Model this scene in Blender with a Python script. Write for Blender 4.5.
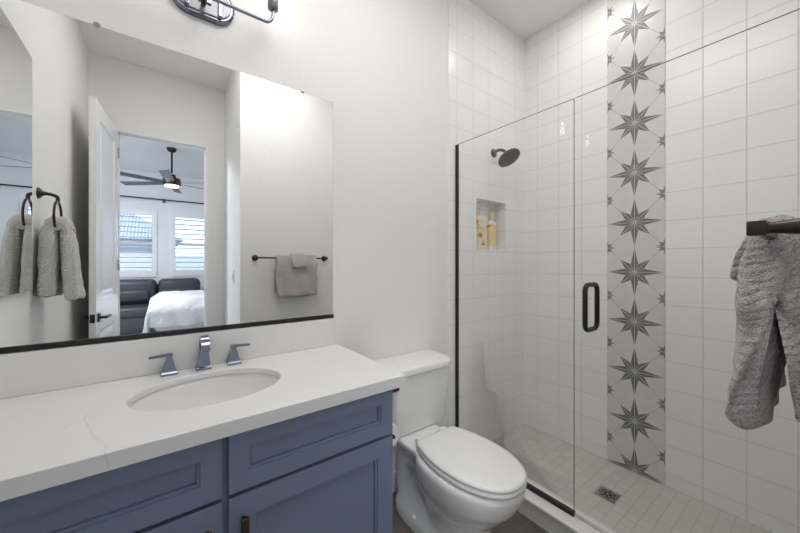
import bpy, bmesh, math, random
from math import pi, sin, cos, radians, atan2, sqrt
from mathutils import Vector, Matrix, Euler
random.seed(7)
for o in list(bpy.data.objects): bpy.data.objects.remove(o)
sc = bpy.context.scene
COL = sc.collection

# ------------------------------------------------------------------ camera
cam_d = bpy.data.cameras.new('camera'); cam = bpy.data.objects.new('camera', cam_d); COL.objects.link(cam)
cam.location = (0, 0, 1.28)
TH = math.atan2(432, 323)
cam.rotation_euler = (pi/2, 0, TH - pi/2)
cam_d.sensor_width = 36; cam_d.lens = 36*323/800; cam_d.clip_start = .02
cam_d.shift_y = -(266.5-263.5)/800
sc.camera = cam
# ------------------------------------------------------------------ world, exposure, light
w = bpy.data.worlds.new('sky'); sc.world = w; w.use_nodes = True
nt = w.node_tree; nt.nodes.clear()
wo = nt.nodes.new('ShaderNodeOutputWorld'); bg = nt.nodes.new('ShaderNodeBackground')
tc = nt.nodes.new('ShaderNodeTexCoord'); sp = nt.nodes.new('ShaderNodeSeparateXYZ'); cr = nt.nodes.new('ShaderNodeValToRGB')
nt.links.new(tc.outputs['Generated'], sp.inputs[0]); nt.links.new(sp.outputs[2], cr.inputs[0])
cr.color_ramp.elements[0].position = .0; cr.color_ramp.elements[0].color = (.62, .78, 1, 1)
cr.color_ramp.elements[1].position = .5; cr.color_ramp.elements[1].color = (.22, .45, .95, 1)
nt.links.new(cr.outputs[0], bg.inputs[0]); bg.inputs[1].default_value = 2.2
nt.links.new(bg.outputs[0], wo.inputs[0])
vs = sc.view_settings
vs.view_transform = 'Standard'; vs.look = 'None'; vs.gamma = 1; vs.exposure = 0.36; vs.use_curve_mapping = False

def area(name, loc, size, power, color=(1, 1, 1), rot=(0, 0, 0), sy=None, disk=True):
    d = bpy.data.lights.new(name, 'AREA'); d.energy = power; d.color = color; d.size = size
    d.shape = 'DISK' if disk else 'RECTANGLE'
    if not disk: d.size_y = sy or size
    o = bpy.data.objects.new(name, d); o.location = loc; o.rotation_euler = rot; COL.objects.link(o); return o
def point(name, loc, r, power, color=(1, 1, 1)):
    d = bpy.data.lights.new(name, 'POINT'); d.energy = power; d.color = color; d.shadow_soft_size = r
    o = bpy.data.objects.new(name, d); o.location = loc; COL.objects.link(o); return o
area('room_fill', (.66, .54, 3.04), .90, 11.2, (1, .98, .96))  # added soft fill disk under the ceiling, no fixture behind it
area('entry_fill', (.12, .03, 3.04), .36, 1.3, (1, .98, .96))  # extra fill above the camera, kept out of the mirror and glass
area('shower_downlight', (1.97, .86, 3.04), .22, 2.3, (1, .985, .97))
area('bedroom_fill', (-1.0, -2.2, 3.08), .9, 85, (.90, .95, 1))  # unseen light added to brighten the bedroom, hidden from the mirror view
sun_d = bpy.data.lights.new('sun', 'SUN'); sun_d.energy = 3.0; sun_d.angle = radians(1); sun = bpy.data.objects.new('sun', sun_d); COL.objects.link(sun)
sun.rotation_euler = (radians(-48), 0, radians(20))
sc.cycles.max_bounces = 16; sc.cycles.diffuse_bounces = 10; sc.cycles.glossy_bounces = 8; sc.cycles.transparent_max_bounces = 12

# ------------------------------------------------------------------ materials
def mat(name, col=(.8, .8, .8), rough=.5, metal=0, spec=.5, coat=0, trans=0, emit=None, es=1, sheen=0):
    m = bpy.data.materials.new(name); m.use_nodes = True
    b = m.node_tree.nodes['Principled BSDF']
    b.inputs['Base Color'].default_value = (*col, 1); b.inputs['Roughness'].default_value = rough
    b.inputs['Metallic'].default_value = metal; b.inputs['Specular IOR Level'].default_value = spec
    b.inputs['Coat Weight'].default_value = coat; b.inputs['Transmission Weight'].default_value = trans
    b.inputs['Sheen Weight'].default_value = sheen
    if emit: b.inputs['Emission Color'].default_value = (*emit, 1); b.inputs['Emission Strength'].default_value = es
    return m
def N(m, t, **k):
    n = m.node_tree.nodes.new('ShaderNode'+t)
    for a, v in k.items(): setattr(n, a, v)
    return n
def L(m, a, b): m.node_tree.links.new(a, b)
def P(m): return m.node_tree.nodes['Principled BSDF']
def pos(m): return N(m, 'NewGeometry').outputs['Position']
def objc(m): return N(m, 'TexCoord').outputs['Object']
def noise(m, scale, detail=3, vec=None, rough=.5):
    n = N(m, 'TexNoise'); n.inputs['Scale'].default_value = scale; n.inputs['Detail'].default_value = detail
    n.inputs['Roughness'].default_value = rough
    if vec: L(m, vec, n.inputs['Vector'])
    return n
def bump(m, h, dist=.001, strength=1.0, nrm=None):
    b = N(m, 'Bump'); b.inputs['Distance'].default_value = dist; b.inputs['Strength'].default_value = strength
    L(m, h, b.inputs['Height'])
    if nrm: L(m, nrm, b.inputs['Normal'])
    L(m, b.outputs[0], P(m).inputs['Normal']); return b.outputs[0]
def mth(m, op, a, b=None, c=None):
    n = N(m, 'Math'); n.operation = op
    for i, v in enumerate((a, b, c)):
        if v is None: continue
        if isinstance(v, (int, float)): n.inputs[i].default_value = v
        else: L(m, v, n.inputs[i])
    return n.outputs[0]
def mixc(m, fac, c1, c2):
    n = N(m, 'Mix'); n.data_type = 'RGBA'
    if isinstance(fac, (int, float)): n.inputs[0].default_value = fac
    else: L(m, fac, n.inputs[0])
    for i, c in ((6, c1), (7, c2)):
        if isinstance(c, tuple): n.inputs[i].default_value = (*c, 1)
        else: L(m, c, n.inputs[i])
    return n.outputs[2]

def wall_paint(name, col):
    m = mat(name, col, .6, spec=.3)
    n1 = noise(m, 18, 4, pos(m)); n2 = noise(m, 140, 2, pos(m))
    h = mth(m, 'ADD', n1.outputs[0], mth(m, 'MULTIPLY', n2.outputs[0], .25))
    bump(m, h, .004, .35); return m
M_wall = wall_paint('wall_paint', (.79, .785, .778))
M_ceil = wall_paint('ceiling_paint', (.86, .85, .838))
M_trim = mat('trim_paint', (.80, .80, .80), .3)
M_door = mat('door_paint', (.80, .80, .81), .22, coat=.2)

def tile_mat(name, ax, offs, size=.1612, col=(.86, .858, .845), grout=(.66, .66, .65), mort=.0022, rough=.26, zoff=.075, var=.0, hand=.25):
    """square grid of tiles; ax = 'x','y' (wall along that axis and z) or 'f' (floor)"""
    m = mat(name, col, rough)
    s = N(m, 'SeparateXYZ'); L(m, pos(m), s.inputs[0])
    u = s.outputs[{'x': 0, 'y': 1, 'f': 0}[ax]]; v = s.outputs[1 if ax == 'f' else 2]
    c = N(m, 'CombineXYZ')
    L(m, mth(m, 'SUBTRACT', u, offs - 40*size), c.inputs[0]); L(m, mth(m, 'SUBTRACT', v, zoff - 40*size), c.inputs[1])
    b = N(m, 'TexBrick'); b.offset = 0; b.squash = 1
    L(m, c.outputs[0], b.inputs['Vector'])
    b.inputs['Scale'].default_value = 1; b.inputs['Mortar Size'].default_value = mort; b.inputs['Mortar Smooth'].default_value = .3
    b.inputs['Brick Width'].default_value = size; b.inputs['Row Height'].default_value = size
    b.inputs['Bias'].default_value = 0
    k = 1+var
    b.inputs['Color1'].default_value = (*[x*k for x in col], 1); b.inputs['Color2'].default_value = (*[x/k for x in col], 1)
    b.inputs['Mortar'].default_value = (*grout, 1)
    L(m, b.outputs['Color'], P(m).inputs['Base Color'])
    L(m, mth(m, 'MULTIPLY_ADD', b.outputs['Fac'], .6, rough), P(m).inputs['Roughness'])
    n = noise(m, 7, 2, pos(m))
    h = mth(m, 'ADD', mth(m, 'MULTIPLY', b.outputs['Fac'], -1.0), mth(m, 'MULTIPLY', n.outputs[0], hand*4))
    bump(m, h, .0012, .8)
    return m
M_tile_back = tile_mat('shower_tile_back', 'x', 1.564)
M_tile_r1 = tile_mat('shower_tile_right_near', 'y', .576)
M_tile_r2 = tile_mat('shower_tile_right_far', 'y', .8735)
M_mosaic = tile_mat('shower_floor_mosaic', 'f', 2.34, size=.0572, col=(.60, .582, .54), grout=(.52, .505, .47), mort=.0018, rough=.4, zoff=.576, var=.05, hand=.05)

M_star_base = mat('star_tile_base', (.64, .64, .62), .35)
nn = noise(M_star_base, 25, 4, pos(M_star_base)); L(M_star_base, mixc(M_star_base, nn.outputs[0], (.62, .615, .60), (.72, .713, .70)), P(M_star_base).inputs['Base Color'])
M_star = mat('star_grey', (.17, .17, .165), .4)
nn = noise(M_star, 60, 4, pos(M_star)); L(M_star, mixc(M_star, nn.outputs[0], (.12, .12, .115), (.23, .23, .225)), P(M_star).inputs['Base Color'])
M_star_line = mat('star_line', (.58, .58, .56), .4)
M_thin = mat('star_thin_line', (.36, .36, .35), .4)
M_grout = mat('grout_light', (.70, .70, .69), .7)

# quartz
M_quartz = mat('white_quartz', (.76, .755, .745), .22)
def _quartz(m):
    p = pos(m)
    n0 = noise(m, 2.2, 5, p); n0.inputs['Distortion'].default_value = .6
    v = mth(m, 'ABSOLUTE', mth(m, 'SUBTRACT', n0.outputs[0], .5))
    v = mth(m, 'LESS_THAN', v, .0025)
    n1 = noise(m, 4.0, 2, p)
    mask = mth(m, 'GREATER_THAN', n1.outputs[0], .55)
    v = mth(m, 'MULTIPLY', mth(m, 'MULTIPLY', v, mask), .14)
    # one darker wandering vein across the front
    s = N(m, 'SeparateXYZ'); L(m, p, s.inputs[0])
    n2 = noise(m, 9, 3, p)
    xc = mth(m, 'ADD', mth(m, 'MULTIPLY_ADD', s.outputs[1], -.235, .124), mth(m, 'MULTIPLY_ADD', n2.outputs[0], .05, -.025))
    d = mth(m, 'ABSOLUTE', mth(m, 'SUBTRACT', s.outputs[0], xc))
    v2 = mth(m, 'MULTIPLY', mth(m, 'LESS_THAN', d, .0014), mth(m, 'LESS_THAN', s.outputs[1], 1.18))
    v = mth(m, 'MAXIMUM', v, mth(m, 'MULTIPLY', v2, .25))
    n3 = noise(m, 3, 5, p)
    base = mixc(m, n3.outputs[0], (.72, .717, .712), (.78, .777, .772))
    L(m, mixc(m, v, base, (.45, .43, .41)), P(m).inputs['Base Color'])
_quartz(M_quartz)
M_blue = mat('vanity_blue_paint', (.190, .222, .325), .38, spec=.45)
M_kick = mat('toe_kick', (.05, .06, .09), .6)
M_pull = mat('dark_bronze_pull', (.10, .075, .045), .3, metal=.9)
M_porc = mat('porcelain', (.80, .80, .79), .08, coat=.3)
M_seat = mat('seat_plastic', (.80, .80, .79), .16)
M_sink = mat('sink_porcelain', (.80, .795, .785), .12)
M_gun = mat('gunmetal', (.23, .24, .29), .16, metal=1)
M_plate = mat('satin_nickel', (.26, .26, .27), .38, metal=1)
M_black = mat('matte_black', (.022, .021, .020), .38, metal=.3)
M_bronze = mat('oil_rubbed_bronze', (.045, .038, .034), .33, metal=.6)
M_chrome = mat('brushed_chrome', (.62, .62, .62), .16, metal=1)
M_steel = mat('brushed_steel', (.42, .41, .39), .32, metal=1)
M_mirror = mat('mirror_glass', (.93, .94, .935), 0, metal=1)
M_mback = mat('mirror_edge', (.16, .17, .17), .3)
M_dark = mat('dark_void', (.01, .01, .01), .8)

# clear glass (thin sheet): mostly transparent with fresnel gloss
def glass_mat(name, tint=(.93, .955, .945), k=1.0):
    m = bpy.data.materials.new(name); m.use_nodes = True; t = m.node_tree; t.nodes.clear()
    out = t.nodes.new('ShaderNodeOutputMaterial'); mx = t.nodes.new('ShaderNodeMixShader')
    tr = t.nodes.new('ShaderNodeBsdfTransparent'); gl = t.nodes.new('ShaderNodeBsdfGlossy'); fr = t.nodes.new('ShaderNodeFresnel')
    tr.inputs[0].default_value = (*tint, 1); gl.inputs['Roughness'].default_value = 0; gl.inputs[0].default_value = (1, 1, 1, 1)
    fr.inputs[0].default_value = 1.5
    mu = t.nodes.new('ShaderNodeMath'); mu.operation = 'MULTIPLY'; mu.inputs[1].default_value = k
    t.links.new(fr.outputs[0], mu.inputs[0]); t.links.new(mu.outputs[0], mx.inputs[0])
    t.links.new(tr.outputs[0], mx.inputs[1]); t.links.new(gl.outputs[0], mx.inputs[2]); t.links.new(mx.outputs[0], out.inputs[0]); return m
M_glass = glass_mat('shower_glass', (.985, .988, .985), .40)
M_glass_edge = mat('glass_edge', (.10, .13, .12), .2)
M_winglass = glass_mat('window_glass', (.98, .99, .99))
M_bulbglass = glass_mat('bulb_glass', (1, 1, 1))

def terry(name, c1, c2, scale=330, d=.0035):
    m = mat(name, c1, .95, spec=.1, sheen=.3)
    o = objc(m)
    v = N(m, 'TexVoronoi'); v.inputs['Scale'].default_value = scale; L(m, o, v.inputs['Vector'])
    # chevron loops: bands that zigzag across the cloth
    mp = N(m, 'Mapping'); mp.inputs['Rotation'].default_value = (0.5, .6, 0.4); L(m, o, mp.inputs[0])
    wv = N(m, 'TexWave'); wv.wave_type = 'BANDS'; wv.bands_direction = 'Z'; wv.inputs['Scale'].default_value = 30
    wv.inputs['Distortion'].default_value = 3.5; wv.inputs['Detail'].default_value = 1; wv.inputs['Detail Scale'].default_value = 1.2
    L(m, mp.outputs[0], wv.inputs['Vector'])
    n = noise(m, 45, 3, o)
    h = mth(m, 'ADD', mth(m, 'MULTIPLY', v.outputs['Distance'], -1.1), mth(m, 'MULTIPLY', wv.outputs[0], .9))
    h = mth(m, 'ADD', h, mth(m, 'MULTIPLY', n.outputs[0], .5))
    bump(m, h, d, 1.0)
    L(m, mixc(m, v.outputs['Distance'], c2, c1), P(m).inputs['Base Color']); return m
M_towel = terry('grey_terry', (.43, .39, .405), (.66, .61, .625), 300)
M_towel2 = terry('pale_grey_terry', (.56, .55, .54), (.78, .77, .76), 260)

M_leather = mat('charcoal_leather', (.05, .053, .065), .42); n = noise(M_leather, 60, 3, pos(M_leather)); bump(M_leather, n.outputs[0], .002, .3)
M_duvet = mat('white_duvet', (.60, .60, .63), .9); n = noise(M_duvet, 9, 5, pos(M_duvet)); bump(M_duvet, n.outputs[0], .05, .6)
M_carpet = mat('bedroom_carpet', (.55, .54, .53), .95); n = noise(M_carpet, 200, 2, pos(M_carpet)); bump(M_carpet, n.outputs[0], .004, .6)
M_bedframe = mat('bed_base_fabric', (.03, .03, .032), .8)
M_fanblade = mat('fan_blade', (.10, .105, .12), .4); M_fanbody = mat('fan_body', (.03, .03, .033), .35, metal=.5)
M_fanlight = mat('fan_light_lens', (1, 1, 1), .3, emit=(1, .95, .82), es=2.5)
M_bulb = mat('bulb_glow', (1, 1, 1), .3, emit=(1, .96, .88), es=9)
M_shutter = mat('shutter_white', (.80, .81, .83), .4)
M_stucco = mat('stucco', (.50, .49, .47), .9); M_roof = mat('roof_tiles', (.20, .19, .185), .8)
m = M_roof; wv = N(m, 'TexWave'); wv.inputs['Scale'].default_value = 3; L(m, pos(m), wv.inputs['Vector']); bump(m, wv.outputs[0], .03, .8)
L(m, mixc(m, wv.outputs[0], (.26, .25, .25), (.50, .49, .48)), P(m).inputs['Base Color'])
M_ground = mat('gravel', (.45, .42, .38), .95); n = noise(M_ground, 60, 3, pos(M_ground)); bump(M_ground, n.outputs[0], .02, .5)
# wood-look floor
M_floor = mat('wood_look_tile', (.15, .13, .12), .35)
m = M_floor; mp = N(m, 'Mapping'); mp.inputs['Scale'].default_value = (12, 1.6, 1); L(m, pos(m), mp.inputs[0])
n = noise(m, 4, 6, mp.outputs[0], .65); b = N(m, 'TexBrick'); b.offset = .33
mp2 = N(m, 'Mapping'); mp2.inputs['Rotation'].default_value = (0, 0, pi/2); L(m, pos(m), mp2.inputs[0]); L(m, mp2.outputs[0], b.inputs['Vector'])
b.inputs['Scale'].default_value = 1; b.inputs['Brick Width'].default_value = .9; b.inputs['Row Height'].default_value = .15; b.inputs['Mortar Size'].default_value = .002
b.inputs['Color1'].default_value = (1, 1, 1, 1); b.inputs['Color2'].default_value = (.8, .8, .8, 1); b.inputs['Mortar'].default_value = (1.3, 1.3, 1.3, 1)
mx = N(m, 'Mix'); mx.data_type = 'RGBA'; mx.blend_type = 'MULTIPLY'; mx.inputs[0].default_value = 1
L(m, mixc(m, n.outputs[0], (.07, .06, .052), (.24, .215, .195)), mx.inputs[6]); L(m, b.outputs[0], mx.inputs[7]); L(m, mx.outputs[2], P(m).inputs['Base Color'])

# ------------------------------------------------------------------ helpers
def link(name, bm, m, parent=None, smooth=False, loc=None):
    bmesh.ops.recalc_face_normals(bm, faces=bm.faces)
    me = bpy.data.meshes.new(name); bm.to_mesh(me); bm.free()
    for mm in (m if isinstance(m, (list, tuple)) else [m]): me.materials.append(mm)
    o = bpy.data.objects.new(name, me); COL.objects.link(o)
    if smooth:
        for p in me.polygons: p.use_smooth = True
        if smooth == 'auto':
            mod = o.modifiers.new('es', 'EDGE_SPLIT'); mod.split_angle = radians(35)
    if parent:
        o.parent = parent
        o.matrix_parent_inverse = Matrix.Translation(-parent.location) if not parent.parent else Matrix()
    return o
def rebase(o, base):
    """move the object's origin to base, geometry stays where it is"""
    base = Vector(base); o.data.transform(Matrix.Translation(-base)); o.location = base; return o
def thing(name, label, cat, loc=(0, 0, 0), group=None, rotz=0):
    o = bpy.data.objects.new(name, None); COL.objects.link(o); o.location = loc; o.rotation_euler.z = rotz
    o.empty_display_size = .1; o['label'] = label; o['category'] = cat
    if group: o['group'] = group
    return o
def tag(o, label, cat, group=None, kind=None):
    o['label'] = label; o['category'] = cat
    if group: o['group'] = group
    if kind: o['kind'] = kind
    return o
def struct(name, bm, m, parent=None, smooth=False):
    o = link(name, bm, m, parent, smooth)
    if not parent: o['kind'] = 'structure'
    return o
def box(bm, x0, x1, y0, y1, z0, z1, bev=0, mi=0, seg=2):
    nb = bmesh.new()
    vs_ = [nb.verts.new(p) for p in ((x0, y0, z0), (x1, y0, z0), (x1, y1, z0), (x0, y1, z0), (x0, y0, z1), (x1, y0, z1), (x1, y1, z1), (x0, y1, z1))]
    for f in ((0, 3, 2, 1), (4, 5, 6, 7), (0, 1, 5, 4), (1, 2, 6, 5), (2, 3, 7, 6), (3, 0, 4, 7)): nb.faces.new([vs_[i] for i in f])
    if bev: bmesh.ops.bevel(nb, geom=nb.edges[:]+nb.verts[:], offset=bev, segments=seg, affect='EDGES', profile=.5)
    merge(bm, nb, mi); return bm
def merge(bm, nb, mi=0, mtx=None):
    mp_ = {}
    for v in nb.verts: mp_[v] = bm.verts.new(mtx @ v.co if mtx else v.co)
    for f in nb.faces:
        try: nf = bm.faces.new([mp_[v] for v in f.verts]); nf.material_index = mi or f.material_index; nf.smooth = f.smooth
        except ValueError: pass
    nb.free()
def B(*a, **k):
    bm = bmesh.new(); box(bm, *a, **k); return bm
def loft(bm, rings, cap=True, mi=0, closed=True):
    R = [[bm.verts.new(p) for p in r] for r in rings]
    n_ = len(R[0])
    for a, b_ in zip(R[:-1], R[1:]):
        for i in range(n_ if closed else n_-1):
            j = (i+1) % n_
            f = bm.faces.new((a[i], a[j], b_[j], b_[i])); f.material_index = mi
    if cap:
        for r in (R[0][::-1], R[-1]):
            f = bm.faces.new(r); f.material_index = mi
    return bm
def frame(t):
    t = Vector(t).normalized(); up = Vector((0, 0, 1)) if abs(t.z) < .95 else Vector((1, 0, 0))
    u = t.cross(up).normalized(); return u, t.cross(u).normalized()
def tube(bm, pts, r, seg=12, closed=False, mi=0, square=False):
    pts = [Vector(p) for p in pts]; n_ = len(pts); rings = []
    u0 = None
    for i, p in enumerate(pts):
        if closed: t = pts[(i+1) % n_]-pts[i-1]
        else: t = pts[min(i+1, n_-1)]-pts[max(i-1, 0)]
        t.normalize()
        if u0 is None: u, v = frame(t)
        else:
            u = (u0 - t*u0.dot(t)).normalized(); v = t.cross(u)
        u0 = u
        rr = r[i] if isinstance(r, (list, tuple)) else r
        rings.append([p + (u*cos(2*pi*k/seg + (pi/4 if square else 0)) + v*sin(2*pi*k/seg + (pi/4 if square else 0)))*rr for k in range(seg)])
    if closed:
        rings.append(rings[0]); R = [[bm.verts.new(p) for p in q] for q in rings[:-1]]
        for i in range(len(R)):
            a, b_ = R[i], R[(i+1) % len(R)]
            for k in range(seg):
                j = (k+1) % seg; bm.faces.new((a[k], a[j], b_[j], b_[k])).material_index = mi
    else: loft(bm, rings, True, mi)
    return bm
def lathe(bm, prof, o=(0, 0, 0), axis=(0, 0, 1), seg=24, mi=0):
    """prof: list of (radius, height) along axis"""
    o = Vector(o); a = Vector(axis).normalized(); u, v = frame(a)
    rings = [[o + a*h + (u*cos(2*pi*k/seg)+v*sin(2*pi*k/seg))*max(r, 1e-4) for k in range(seg)] for r, h in prof]
    return loft(bm, rings, True, mi)
def bez(ps, n_=10):
    out = []
    ps = [Vector(p) for p in ps]
    for i in range(len(ps)-1):
        p0 = ps[max(i-1, 0)]; p1 = ps[i]; p2 = ps[i+1]; p3 = ps[min(i+2, len(ps)-1)]
        for k in range(n_):
            t = k/n_
            out.append(.5*((2*p1)+(-p0+p2)*t+(2*p0-5*p1+4*p2-p3)*t*t+(-p0+3*p1-3*p2+p3)*t**3))
    out.append(ps[-1]); return out
def rrect(hx, hy, r, cx=0, cy=0, seg=5):
    out = []
    for (sx, sy, a0) in ((1, 1, 0), (-1, 1, pi/2), (-1, -1, pi), (1, -1, 3*pi/2)):
        for k in range(seg+1):
            a = a0 + k*pi/2/seg
            out.append((cx+sx*(hx-r)+r*cos(a), cy+sy*(hy-r)+r*sin(a)))
    return out
def recess_panel(bm, x0, x1, z0, z1, y, th, fw, dep, bev=.002, sgn=1):
    """shaker front in the XZ plane; front face at y, body to y+th*sgn"""
    y2 = y+th*sgn
    for (a, b_, c, d) in ((x0, x0+fw, z0, z1), (x1-fw, x1, z0, z1), (x0+fw, x1-fw, z0, z0+fw), (x0+fw, x1-fw, z1-fw, z1)):
        box(bm, a, b_, min(y, y2), max(y, y2), c, d)
    # inner step and panel
    s = .007
    for (a, b_, c, d) in ((x0+fw, x0+fw+s, z0+fw, z1-fw), (x1-fw-s, x1-fw, z0+fw, z1-fw), (x0+fw+s, x1-fw-s, z0+fw, z0+fw+s), (x0+fw+s, x1-fw-s, z1-fw-s, z1-fw)):
        box(bm, a, b_, min(y+dep*.5*sgn, y2), max(y+dep*.5*sgn, y2), c, d)
    g = .0022; box(bm, x0+fw, x1-fw, min(y2-.003*sgn, y2), max(y2-.003*sgn, y2), z0+fw, z1-fw)
    box(bm, x0+fw+s+g, x1-fw-s-g, min(y+dep*sgn, y2), max(y+dep*sgn, y2), z0+fw+s+g, z1-fw-s-g)

XL, YB, XR, CZ = -.472, 1.476, 2.34, 3.06
YT, XC, YD = -.004, .544, -.793       # towel wall plane, return wall plane, door wall plane
# ================================================================== STRUCTURE
struct('floor', B(XL-.1, 1.49, YD-.12, YB+.1, -.05, 0), M_floor)
struct('floor', B(1.49, XR+.1, YT-.1, YB+.2, -.06, -.001), M_mosaic)
struct('ceiling', B(XL-.1, XR+.1, YD-.12, YB+.2, CZ, CZ+.1), M_ceil)
struct('wall_back', B(XL-.1, 1.487, YB, YB+.2, 0, CZ), M_wall)
# tiled part of the back wall with niche
bm = bmesh.new(); nx0, nx1, nz0, nz1 = 1.758, 2.096, 1.376, 1.732; yt = YB-.006
box(bm, 1.487, nx0, yt, YB+.2, 0, CZ); box(bm, nx1, XR+.1, yt, YB+.2, 0, CZ)
box(bm, nx0, nx1, yt, YB+.2, 0, nz0); box(bm, nx0, nx1, yt, YB+.2, nz1, CZ); box(bm, nx0, nx1, YB+.10, YB+.2, nz0, nz1)
struct('wall_back', bm, M_tile_back)
struct('wall_left', B(XL-.1, XL, YD-.12, YB, 0, CZ), M_wall)
bm = bmesh.new(); box(bm, XR, XR+.1, YT-.1, .5755, 0, CZ, mi=0); box(bm, XR, XR+.1, .5755, YB, 0, CZ, mi=1)
bm.faces.ensure_lookup_table()
struct('wall_right', bm, [M_tile_r1, M_tile_r2])
# front wall with the towel bar, and its return
struct('wall_front', B(XC, XR, YT-.12, YT, 0, CZ), M_wall)
struct('wall_return', B(XC, XC+.1, YD-.12, YT-.12, 0, CZ), M_wall)
# door wall with opening
DX0, DX1, DZ = -.287, .380, 2.434
bm = bmesh.new()
box(bm, XL, DX0-.02, YD-.12, YD, 0, CZ); box(bm, DX1+.02, XC, YD-.12, YD, 0, CZ); box(bm, DX0-.02, DX1+.02, YD-.12, YD, DZ+.02, CZ)
struct('wall_door', bm, M_wall)
bm = bmesh.new()
box(bm, DX0-.02, DX0, YD-.125, YD+.004, 0, DZ, .001); box(bm, DX1, DX1+.02, YD-.125, YD+.004, 0, DZ, .001); box(bm, DX0-.02, DX1+.02, YD-.125, YD+.004, DZ, DZ+.02, .001)
box(bm, DX0, DX0+.010, YD-.08, YD-.045, 0, DZ); box(bm, DX1-.010, DX1, YD-.08, YD-.045, 0, DZ); box(bm, DX0, DX1, YD-.08, YD-.045, DZ-.010, DZ)
struct('trim_1', bm, M_trim)
# casing on the bath side
bm = bmesh.new()
struct('baseboard_back', B(.69, 1.487, YB-.014, YB, 0, .115, .004), M_trim)
struct('baseboard_left', B(XL, XL+.014, YD, .93, 0, .115, .004), M_trim)
struct('baseboard_front', B(XC, 1.47, YT, YT+.014, 0, .115, .004), M_trim)
struct('baseboard_return', B(XC-.014, XC, YD, YT, 0, .115, .004), M_trim)
# shower curb
bm = bmesh.new(); box(bm, 1.487, 1.600, YT, YB-.007, 0, .085)
struct('trim_3', bm, tile_mat('curb_tile', 'y', .576, col=(.74, .74, .73)))
bm = bmesh.new(); box(bm, 1.478, 1.612, YT, YB-.007, .085, .100, .003)
struct('trim_2', bm, mat('curb_quartz', (.80, .80, .79), .25))

# star strip ------------------------------------------------------
def star_strip():
    bm = bmesh.new(); yc = .7247; hw = .1487; s = .3048; x = XR-.004
    box(bm, x, XR, yc-hw, yc+hw, 0, CZ, mi=0)
    def poly(pts, lay, mi):
        xx = x-.0003*lay
        cl = []
        # clip to strip and to the floor/ceiling
        P_ = [(max(min(a, yc+hw), yc-hw), b_) for a, b_ in pts]
        zs = [p[1] for p in P_]
        if max(zs) <= 0.001 or min(zs) >= CZ: return
        # polygon clip against z>=0.001 and z<=CZ
        for (lim, sg) in ((.001, 1), (CZ-.001, -1)):
            out = []
            for i in range(len(P_)):
                a, b_ = P_[i], P_[(i+1) % len(P_)]
                ia, ib = sg*(a[1]-lim) >= 0, sg*(b_[1]-lim) >= 0
                if ia: out.append(a)
                if ia != ib:
                    t = (lim-a[1])/(b_[1]-a[1]); out.append((a[0]+t*(b_[0]-a[0]), lim))
            P_ = out
        if len(P_) < 3: return
        try:
            f = bm.faces.new([bm.verts.new((xx, a, b_)) for a, b_ in P_]); f.material_index = mi
        except ValueError: pass
    def seg(a, b_, wd, lay, mi):
        d = Vector((b_[0]-a[0], b_[1]-a[1])); nrm = Vector((-d.y, d.x)).normalized()*wd/2
        poly([(a[0]+nrm.x, a[1]+nrm.y), (a[0]-nrm.x, a[1]-nrm.y), (b_[0]-nrm.x, b_[1]-nrm.y), (b_[0]+nrm.x, b_[1]+nrm.y)], lay, mi)
    def star(cy, cz, R1, R2, r, lines=True):
        for k in range(8):
            a = k*pi/4; R_ = R1 if k % 2 == 0 else R2
            tip = (cy+cos(a)*R_, cz+sin(a)*R_)
            for sgn in (-1, 1):
                b_ = a+sgn*pi/8
                poly([(cy, cz), (cy+cos(b_)*r, cz+sin(b_)*r), tip], 1, 1)
        if lines:
            for k in range(8):
                a = k*pi/4; R_ = (R1 if k % 2 == 0 else R2)*.97
                seg((cy, cz), (cy+cos(a)*R_, cz+sin(a)*R_), .0030, 2, 2)
                b_ = a+pi/8; seg((cy, cz), (cy+cos(b_)*r, cz+sin(b_)*r), .0018, 2, 2)
            ring = [(cy+cos(t*pi/6)*.007, cz+sin(t*pi/6)*.007) for t in range(12)]
            poly(ring, 3, 2); poly([(cy+cos(t*pi/6)*.0042, cz+sin(t*pi/6)*.0042) for t in range(12)], 4, 1)
    z0 = .008
    for n_ in range(-1, 11):
        cz = z0+n_*s
        star(yc, cz, .150, .113, .052)
        for sy in (-1, 1):
            for sz in (-1, 1):
                a = (yc+sy*.0764, cz+sz*.0764); c = (yc+sy*hw, cz+sz*s/2)
                seg(a, (c[0]-sy*.02, c[1]-sz*.02), .0022, 1, 3)
        # small stars on the seam, cut by the strip edge
        for sy in (-1, 1):
            c = (yc+sy*hw, cz+s/2)
            for k in range(8):
                a = k*pi/4; R_ = .050 if k % 2 == 0 else .044
                tip = (c[0]+cos(a)*R_, c[1]+sin(a)*R_)
                if sy*(tip[0]-yc) > hw+.001: continue
                for sg in (-1, 1):
                    b_ = a+sg*pi/8; q = (c[0]+cos(b_)*.021, c[1]+sin(b_)*.021)
                    if sy*(q[0]-yc) > hw+.001: continue
                    poly([c, q, tip], 1, 1)
                seg(c, tip, .0014, 2, 2)
        seg((yc-hw, cz+s/2), (yc+hw, cz+s/2), .0028, 3, 4)
    me = bpy.data.meshes.new('trim_4'); bm.to_mesh(me); bm.free()
    for mm in (M_star_base, M_star, M_star_line, M_thin, M_grout): me.materials.append(mm)
    o = bpy.data.objects.new('trim_4', me); COL.objects.link(o); o['kind'] = 'structure'
    return o
star_strip()

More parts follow.
